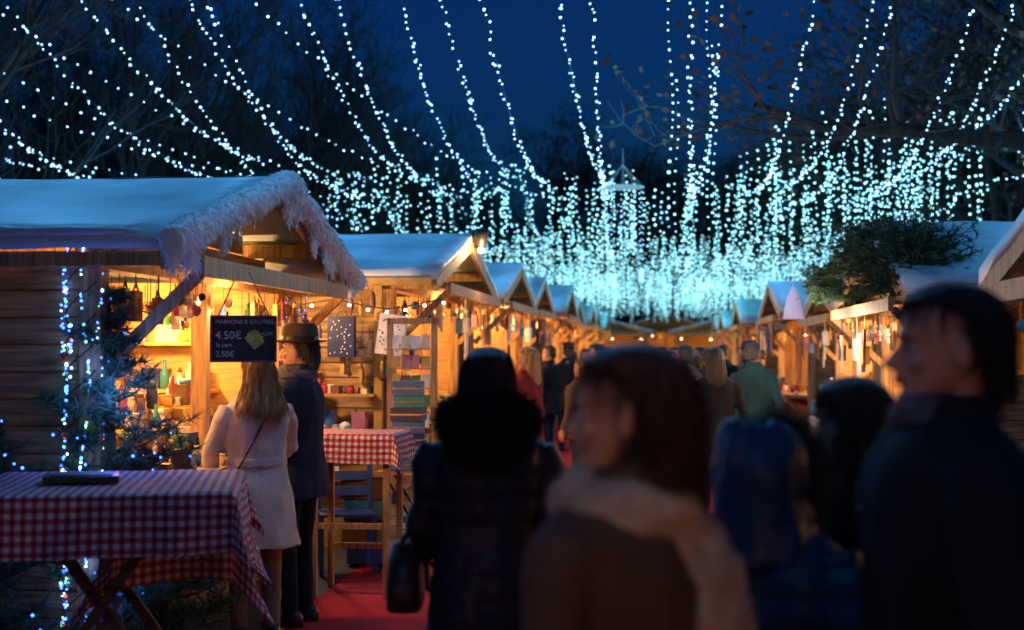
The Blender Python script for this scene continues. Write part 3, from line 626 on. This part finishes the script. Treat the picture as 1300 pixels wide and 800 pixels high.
STY={
 'short':[(.050,.070,.102,.050),(.075,.050,.107,.068),(.10,.035,.110,.0755),(.13,.022,.111,.0785),(.155,.0,.112,.080),(.175,-.032,.112,.0805),(.19,-.072,.110,.079),(.207,-.082,.100,.073),(.228,-.055,.072,.055),(.241,-.015,.03,.018)],
 'bob':[(-.05,.03,.105,.055),(-.02,.005,.125,.078),(.03,-.005,.135,.088),(.08,-.008,.137,.090),(.13,-.015,.135,.088),(.16,-.035,.130,.087),(.185,-.080,.124,.083),(.215,-.084,.106,.073),(.234,-.05,.074,.053),(.245,-.01,.03,.018)],
 'mid':[(-.09,.03,.09,.05),(-.06,.01,.118,.08),(0,-.005,.130,.094),(.07,-.010,.130,.091),(.12,-.015,.128,.089),(.155,-.045,.128,.087),(.185,-.088,.12,.083),(.215,-.085,.103,.072),(.235,-.05,.07,.05),(.246,-.01,.03,.018)],
 'spread':[(-.15,.05,.135,.09),(-.12,.02,.165,.150),(-.08,.0,.16,.158),(-.03,-.005,.145,.135),(.03,-.008,.135,.112),(.08,-.012,.130,.098),(.12,-.015,.128,.091),(.155,-.045,.128,.087),(.185,-.088,.12,.083),(.215,-.085,.103,.072),(.235,-.05,.07,.05),(.246,-.01,.03,.018)],
 'long':[(-.19,.03,.10,.05),(-.15,.0,.125,.085),(-.08,-.005,.135,.10),(0,-.008,.135,.10),(.07,-.012,.132,.093),(.12,-.015,.130,.09),(.155,-.045,.128,.088),(.185,-.09,.12,.083),(.215,-.085,.103,.072),(.235,-.05,.07,.05),(.246,-.01,.03,.018)]}
def hair_mesh(style,seed):
    rings=[]; n=96; K=STY[style]; zz=np.array([k[0] for k in K]); A=np.array(K)
    for z in np.linspace(zz[0],zz[-1],30):
        f,b,w_=[np.interp(z,zz,A[:,k]) for k in(1,2,3)]; R=[]
        for j in range(n):
            a=2*math.pi*j/n; m_=1+.045*noise.noise(Vector((math.cos(a)*9,math.sin(a)*9,seed+z*5)))+.035*noise.noise(Vector((math.cos(a)*26,math.sin(a)*26,seed+z*9)))
            if z<.03: m_+=.07*noise.noise(Vector((math.cos(a)*5,math.sin(a)*5,seed+z*12)))
            R.append(Vector((w_*m_*math.cos(a),(f+b)/2+(b-f)/2*m_*math.sin(a),z+(.018*noise.noise(Vector((a*6,seed,0))) if z<zz[0]+.05 else 0))))
        rings.append(R)
    mb=MB(); mb.loft(rings); return mb.mesh('hair')
def hand_mesh():
    mb=MB(); mb.loft([ring(0,0,.01,.02,.026,12,2.2),ring(0,0,-.02,.017,.034,12,2.4),ring(.002,0,-.06,.015,.041,12,2.6),ring(.003,0,-.09,.012,.039,12,2.6)])
    for i,(y,L) in enumerate(((-.031,.068),(-.011,.078),(.010,.073),(.029,.058))):
        mb.tube([(.002,y,-.08),(.004,y*1.05,-.085-L*.35),(.014,y*1.08,-.085-L*.7),(.028,y*1.08,-.085-L*.95)],[.0095,.009,.008,.0065],8)
    mb.tube([(.004,-.03,-.02),(.010,-.052,-.045),(.016,-.06,-.072),(.02,-.058,-.09)],[.013,.0115,.0095,.0075],8)
    return meld(mb,.0038,1,name='hand')
HANDM=hand_mesh(); HANDM.materials.append(SKIN)
GLOVE=HANDM.copy(); GLOVE.materials.clear(); GLOVE.materials.append(LEATH)
def person(name,X,Y,yaw,h=1.7,coat=BLACK,legs=JEAN,hair=HB,style='short',hem=.72,girth=1,hyaw=0,htilt=0,arms=None,puffer=0,skin=0,vox=.014,shoes=LEATH,stride=0,hood=None,scarf=None,flare=1.0,belt=None,gloves=False,hat=None,lean=0,collar=True,sr=.036,fold=1.0):
    root=empty(name,(X,Y,0),yaw,h/1.7); g=girth; mb=MB()
    ys=lambda z: -lean*max(0,z-.9)
    rg_=[(hem,.235*flare,.165*flare,2.2),((hem+.92)/2,.215*(1+flare)/2,.155*(1+flare)/2,2.2),(.93,.192,.142,2.2),(1.06,.168,.122,2.2),(1.18,.180,.128,2.2),(1.30,.196,.130,2.4),(1.37,.192,.112,2.4),(1.415,.150,.092,2.2),(1.445,.095,.075,2),(1.49,.068,.066,2)]
    mb.loft([ring(0,.01+ys(z),z,a*g,b*g,24,p) for z,a,b,p in rg_])
    arms=arms or {}
    A={}
    for sd,sg in(('L',1),('R',-1)):
        el,wr=arms.get(sd,((.262,.03,1.10),(.265,-.06,.86))); el=Vector((el[0]*sg*(.5+.5*g),el[1],el[2])); wr=Vector((wr[0]*sg,wr[1],wr[2])); sh=Vector((.165*sg*(.4+.6*g),.01+ys(1.37),1.365)); A[sd]=(el,wr)
        mb.tube([sh,sh.lerp(el,.25)+Vector((sg*.012,0,0)),sh.lerp(el,.6),el,el.lerp(wr,.3),el.lerp(wr,.97)],[.066*g,.066*g,.057*g,.05*g,.049*g,.041*g],12)
    if collar:
        pts=[(.078*math.cos(a),.012+.078*math.sin(a),1.462+.022*math.sin(a)) for a in np.linspace(0,2*math.pi,25)]; mb.tube(pts,.026,8)
    if hood=='up':
        mb.loft([ring(0,.02+ys(z),z,a,b,20,2.1) for z,a,b in((1.34,.17,.11),(1.40,.155,.125),(1.46,.135,.125),(1.52,.12,.118))])
    sd_=random.random()*50
    def dp(c):
        d=fold*(.014*noise.noise(Vector((c.x*6,c.y*6,c.z*2.2+sd_)))+.010*noise.noise(Vector((c.x*13,c.y*13,c.z*7+sd_))))
        if puffer: d+= puffer*(2*abs(math.sin(c.z*math.pi/.085+.5*noise.noise(Vector((c.x*5,c.y*5,sd_)))))-1)
        return d
    cm=meld(mb,vox,5,dp,'coat'); link('coat',cm,coat,root)
    bt=MB()
    for i in range(4): bt.ell((.02,-.128*g-.006,1.28-i*.12),(.012,.006,.012),0,8,5)
    bt.obj('buttons',[LEATH],root)
    lm=MB(); sm=MB()
    for sg in(-1,1):
        sy=stride*sg; lm.tube([(sg*.085,.01,.92),(sg*.095,0,.80),(sg*.10,-.01-sy*.55,.48),(sg*.10,.0-sy*.8,.30),(sg*.10,.02-sy,.07)],[.095,.092,.064,.058,.048],12)
        y0=.02-sy; sm.loft([[Vector((sg*.10+a*w_,y0+yy,max(0,zc+b*hh))) for a,b in [(math.cos(q*.6283),math.sin(q*.6283)) for q in range(10)]] for yy,w_,zc,hh in((.075,.018,.04,.03),(.055,.036,.05,.05),(.01,.042,.055,.058),(-.05,.042,.04,.042),(-.11,.046,.03,.034),(-.155,.040,.022,.026),(-.185,.018,.018,.016))],0)
    link('trousers',meld(lm,max(vox,.014),4,lambda c:.006*noise.noise(Vector((c.x*8,c.y*8,c.z*9))),'trousers'),legs,root)
    sm.obj('shoes',[shoes],root)
    hd=empty('head',(0,.012+ys(1.47),1.468),hyaw); hd.parent=root; hd.rotation_euler=(htilt,0,hyaw)
    link('skull',HEAD2 if skin else HEADM,None,hd); link('face',FACEM,None,hd)
    if style:
        hm_=hair_mesh(style,sd_); link('hair',hm_,hair,hd)
        if vox<.0125: fur('hair_strands',hm_,4000,.03,.0011,hair,hd,.18,1.6)
    for sd,sg in(('L',1),('R',-1)):
        el,wr=A[sd]; d=(wr-el).normalized(); q=Vector((0,0,-1)).rotation_difference(d)
        o=link('hand',GLOVE if gloves else HANDM,None,root,wr); o.rotation_mode='QUATERNION'; o.rotation_quaternion=q; 
        o.scale=(-sg,1,1)
    if belt: 
        b=MB(); b.loft([ring(0,.01,z,.181*g,.136*g,24,2.2) for z in(1.035,1.04,1.075,1.08)]); b.obj('belt',[belt],root)
    if hood=='down':
        b=MB(); pts=[(.115*math.cos(a),.035+.10*math.sin(a),1.455+.035*math.sin(a)) for a in np.linspace(0,2*math.pi,25)]
        b.tube(pts,[.046+.014*math.sin(a) for a in np.linspace(0,2*math.pi,25)],10); b.ell((0,.12,1.40),(.13,.065,.10),0)
        o=link('hood',meld(b,.014,3,name='hood'),coat,root); fur('hood_fur',o.data,11000,.045,.0022,FURM,root,.6,.15)
    if hood=='up':
        b=MB(); K=[(-.12,-.0,.17,.135),(-.06,-.03,.165,.130),(-.0,-.085,.158,.125),(.06,-.10,.160,.128),(.12,-.10,.168,.130),(.17,-.095,.170,.124),(.21,-.07,.155,.105),(.24,-.03,.120,.075),(.256,0.02,.07,.03)]
        vs=[ring(0,(f+b_)/2,z,w_,(b_-f)/2,30,2.0) for z,f,b_,w_ in K]
        n=30; fl=[p for r in vs for p in r]; fs=[]
        for i in range(len(vs)-1):
            for j in range(n):
                k=(j+1)%n; q=[i*n+j,i*n+k,(i+1)*n+k,(i+1)*n+j]; c=sum((fl[x_] for x_ in q),Vector())/4
                if c.y<-.045 and abs(c.x)<.085 and -.03<c.z<.21: continue
                fs.append(q)
        b.add(fl,fs,0,True); me=b.mesh('hood')
        for v in me.vertices: v.co*=1+.13*noise.noise(Vector((v.co.x*9,v.co.y*9,v.co.z*16)))+.07*noise.noise(v.co*28)
        o=link('hood',me,coat,hd); o.modifiers.new('s','SOLIDIFY').thickness=.02; s2=o.modifiers.new('ss','SUBSURF'); s2.levels=s2.render_levels=2
        b=MB(); pts=[(.095*math.cos(a),-.085+.02*abs(math.cos(a)),.09+.128*math.sin(a)) for a in np.linspace(0,2*math.pi,25)]; b.tube(pts,.024,8); o=b.obj('hood_trim',[FURT],hd); fur('trim_fur',o.data,7000,.065,.002,FURT,hd,.6,.1)
    if scarf:
        b=MB(); n_=40; pts=[];
        for i in range(n_): a=i/n_*4*math.pi; pts.append((.080*math.cos(a)*(1+.08*math.sin(a*1.5)),.005+.076*math.sin(a),1.44+.035*i/n_+.012*math.sin(a*.5+sd_)))
        b.tube(pts,[sr]*n_,8,flat=1.35); o=link('scarf',meld(b,.010,2,lambda c:.009*noise.noise(c*22),'scarf'),scarf,root); fur('scarf_fringe',o.data,1800,.010,.0015,scarf,root,.6,.2)
    if hat:
        b=MB(); b.lathe((0,.008,.165),[(.01,.004),(.094,.0),(.135,.006),(.145,.014),(.135,.014),(.098,.012),(.095,.05),(.09,.09),(.074,.112),(.04,.108),(.005,.096)],28,0,1.15); b.lathe((0,.008,.165),[(.0975,.012),(.0985,.016),(.0965,.038),(.0955,.04)],28,1,1.15); b.obj('hat',[hat,LEATH],hd)
    return root
def shape_bag(mb,c,w_,d_,h_,mi=0):
    c=Vector(c); mb.loft([ring(c.x,c.y,c.z-h_/2+k*h_,w_/2*a,d_/2*b,16,3.5) for k,a,b in((0,.9,.8),(.03,1,1),(.3,1.03,1.1),(.7,.97,.8),(.97,.9,.35),(1,.85,.2))],mi)
w1=person('woman',-1.50,8.35,math.radians(-152),1.69,CREAM,TROU,HBL,'spread',hem=.56,hyaw=.05,arms={'L':((.27,-.02,1.12),(.2,-.16,.93)),'R':((.25,-.1,1.13),(.17,-.33,1.06))},vox=.010,flare=1.12,belt=CREAM,fold=1.4)
b=MB(); b.tube([(-.13,.03,1.445),(.0,.15,1.30),(.15,.175,1.05),(.25,.13,.86)],.007,6); b.tube([(-.13,.03,1.445),(-.05,-.13,1.30),(.15,-.13,1.05),(.27,.02,.86)],.007,6); shape_bag(b,(.285,.08,.76),.12,.28,.22); b.tube([(.285,-.05,.87),(.285,.08,.90),(.285,.21,.87)],.012,6); b.obj('handbag',[LEATH],w1)
b=MB(); shape_bag(b,(.36,.10,.52),.14,.27,.31); 
for q in(-.06,.06): b.tube([(.36,.04,.66),(.33,q*.2,.84),(.36,.16,.66)],.006,5)
me=b.mesh('carrier_bag')
for v in me.vertices: v.co+=Vector((noise.noise(v.co*16)*.012,noise.noise(v.co*14+Vector((5,0,0)))*.012,0))
link('carrier_bag',me,BAGB,w1)
person('man',-1.34,8.85,math.radians(-108),1.82,NAVY,BLACK,HG,'short',hem=.74,girth=1.06,hyaw=.12,arms={'L':((.25,-.02,1.12),(.22,-.2,.95)),'R':((.25,-.06,1.12),(.19,-.28,1.02))},vox=.010,scarf=SCARF,hat=FELT)
w3=person('woman',-.08,4.95,math.radians(178),1.70,PUFFB,BLACK,HR,'bob',hem=.60,girth=1.05,puffer=.002,hood='down',arms={'L':((.235,.03,1.10),(.235,-.10,.95)),'R':((.24,.03,1.08),(.235,-.06,.86))},vox=.012,gloves=True,stride=.08)
b=MB(); shape_bag(b,(.29,-.02,.92),.12,.30,.23)
for q in(-.02,.02): b.tube([(.285+q,-.12,1.02),(.26+q,-.05,1.10),(.285+q,.07,1.02)],.008,6)
b.obj('handbag',[LEATH],w3)
w4=person('woman',.205,2.62,math.radians(-132),1.70,BROWN,BLACK,HB,'bob',hem=.7,girth=1.05,hyaw=math.radians(27),arms={'R':((.25,0,1.1),(.22,-.15,.95))},vox=.010)
b=MB(); pts=[]
for i in range(50): a=i/50*4*math.pi; pts.append((.098*math.cos(a)*(1+.1*math.sin(a*1.3)),.012+.092*math.sin(a),1.40+.055*i/50+.015*math.sin(a*.5)))
b.tube(pts,[.040]*50,8,flat=1.4); b.tube([(-.05,-.10,1.42),(-.06,-.155,1.3),(-.07,-.16,1.1),(-.07,-.16,.9)],[.05,.06,.06,.06],8,flat=.4); b.tube([(-.03,.10,1.42),(-.08,.155,1.3),(-.10,.165,1.12),(-.11,.17,.9)],[.06,.085,.10,.10],8,flat=.35)
o=link('scarf',meld(b,.010,2,lambda c:.010*noise.noise(c*20),'scarf'),BEIGE,w4); fur('scarf_wool',o.data,6000,.009,.0014,BEIGE,w4,.7,.1)
person('woman',.60,3.35,math.radians(146),1.52,PUFF,JEAN,HB,'bob',hem=.66,girth=1.15,puffer=.004,hood='up',vox=.012)
m6=person('man',.875,2.9,math.radians(-92),1.83,BLACK,BLACK,HD,'short',hem=.7,girth=1.2,hyaw=math.radians(-2),vox=.010,scarf=DSCARF,sr=.026)
person('woman',.87,3.7,math.radians(-150),1.62,BLACK,BLACK,HB,'mid',hem=.7,girth=1.0,vox=.0121,hyaw=math.radians(12))
person('woman',2.0,14.0,math.radians(178),1.72,BLACK,BLACK,HD,'long',hem=.55,vox=.016,stride=.1)
person('man',2.72,16.0,math.radians(150),1.78,GREEN,JEAN,HG,'short',hem=.72,girth=1.12,vox=.016)
protos=[]
specs=[('man',BLACK,JEAN,HD,'short',None),('woman',PUFF,BLACK,HB,'long',None),('man',NAVY,JEAN,HG,'short',FELT),('woman',BROWN,JEAN,HR,'bob',None),('man',FAB('grey_coat',(.08,.08,.09)),BLACK,HD,'short',None),('woman',FAB('red_coat',(.22,.03,.03)),BLACK,HBL,'long',None)]
cpos=[(.55,21.8,-120),(.30,20.6,-100),(.95,24,175),(1.35,26,20),(1.75,23,185),(2.1,27,5),(1.55,30,170),(2.5,28,150),(2.2,33,0),(2.75,31,180),(3.0,36,10),(3.3,30,160),(2.0,38,190),(1.5,35,-160),(3.6,34,140),(3.7,40,0),(3.1,42,180),(4.3,41,170),(2.5,19.5,178),(2.9,21.0,165),(3.35,20,100),(2.4,45,0),(4.6,46,180),(3.4,48,5),(1.1,18.5,-140),(1.55,19.5,10),(3.05,17.6,120)]
for i in range(30):
    s_=U(24,56); p=S(s_,U(-1.5,1.4)); cpos.append((p.x,p.y,random.choice((0,180,170,190,120,-120,15))))
for (s_,t_,a) in ((16,-.9,-130),(17,-.35,178),(17.6,.1,5),(18.6,-.7,175),(19.2,.3,180),(20.3,-.2,10),(21,.7,175),(22,-.9,-150),(22.6,.2,0),(15.2,.25,182),(23.5,1.0,160),(14.2,-1.35,-110)):
    p=S(s_,t_); cpos.append((p.x,p.y,a))
for i,(X,Y,a) in enumerate(cpos):
    k=i%6 if i<27 else random.choice((0,1,3,4,5,0,4)); nm,c,l,hm,stl,ht=specs[k]
    if i<6:
        r=person(nm,X,Y,math.radians(a),U(1.62,1.8),c,l,hm,stl,hem=U(.6,.75),vox=.022,stride=U(-.12,.15),hat=ht,girth=U(1,1.12)); protos.append(r)
    else:
        src=protos[k]; r=empty(nm,(X,Y,0),math.radians(a),U(1.55,1.8)/1.7)
        def cp(o,par):
            for c_ in o.children:
                q=c_.copy(); scene.collection.objects.link(q); q.parent=par; cp(c_,q)
        cp(src,r)
tc=empty('display_table',S(13.2,1.45),-TH); mb=MB(); vs=[];fs=[]
for i in range(41):
    for j,(dx,z) in enumerate(((.35,1.03),(.0,1.03),(-.02,1.0),(-.03+.02*math.sin(i*1.3),.8),(-.04+.035*math.sin(i*1.3+.5),.55))): vs.append((dx+.1,-1.9+i*.095,z))
for i in range(40):
    for j in range(4): a=i*5+j; fs.append((a,a+1,a+6,a+5))
mb.add(vs,fs,0,True); mb.box((.28,0,.5),(.3,3.7,1.0),1); mb.obj('cloth',[mat('white_lace_cloth',(.75,.68,.66),.85,.25,30,.3,60),WOODH],tc)
mb=MB(); goods(mb,.12,.42,-1.85,1.85,1.035,120,.05,.14); 
for q,(y,z) in enumerate(((-1.2,1.25),(-.4,1.35),(.5,1.3))):
    mb.lathe((.15,y,1.04),[(.07,0),(.085,.08),(.06,.17),(.03,.2)],12,0); mb.ell((.15,y,1.27),(.045,.045,.045),1,12,8); mb.lathe((.15,y,1.295),[(.048,0),(.03,.06),(.004,.13)],12,0); mb.ell((.15,y,1.43),(.016,)*3,5,8,6); mb.ell((.125,y,1.245),(.035,.04,.035),5,10,6)
mb.obj('christmas_goods',PAL,tc); point('table_lamp',(.0,-.3,1.95),(1,.75,.5),32,.05,tc); point('table_lamp',(.0,1.3,1.95),(1,.8,.6),28,.05,tc)
ln=empty('paper_lantern',S(17,1.55,2.32)); mb=MB(); mb.lathe((0,0,-.25),[(.13,0),(.11,.1),(.09,.2),(.06,.3),(.02,.38)],8,0); mb.tube([(0,0,.13),(0,0,.4)],.004,3,0); mb.obj('shade',[mat('lantern_paper',(.75,.65,.8),.8,.1,9,0,emit=(.65,.6,.95),es=.35)],ln)
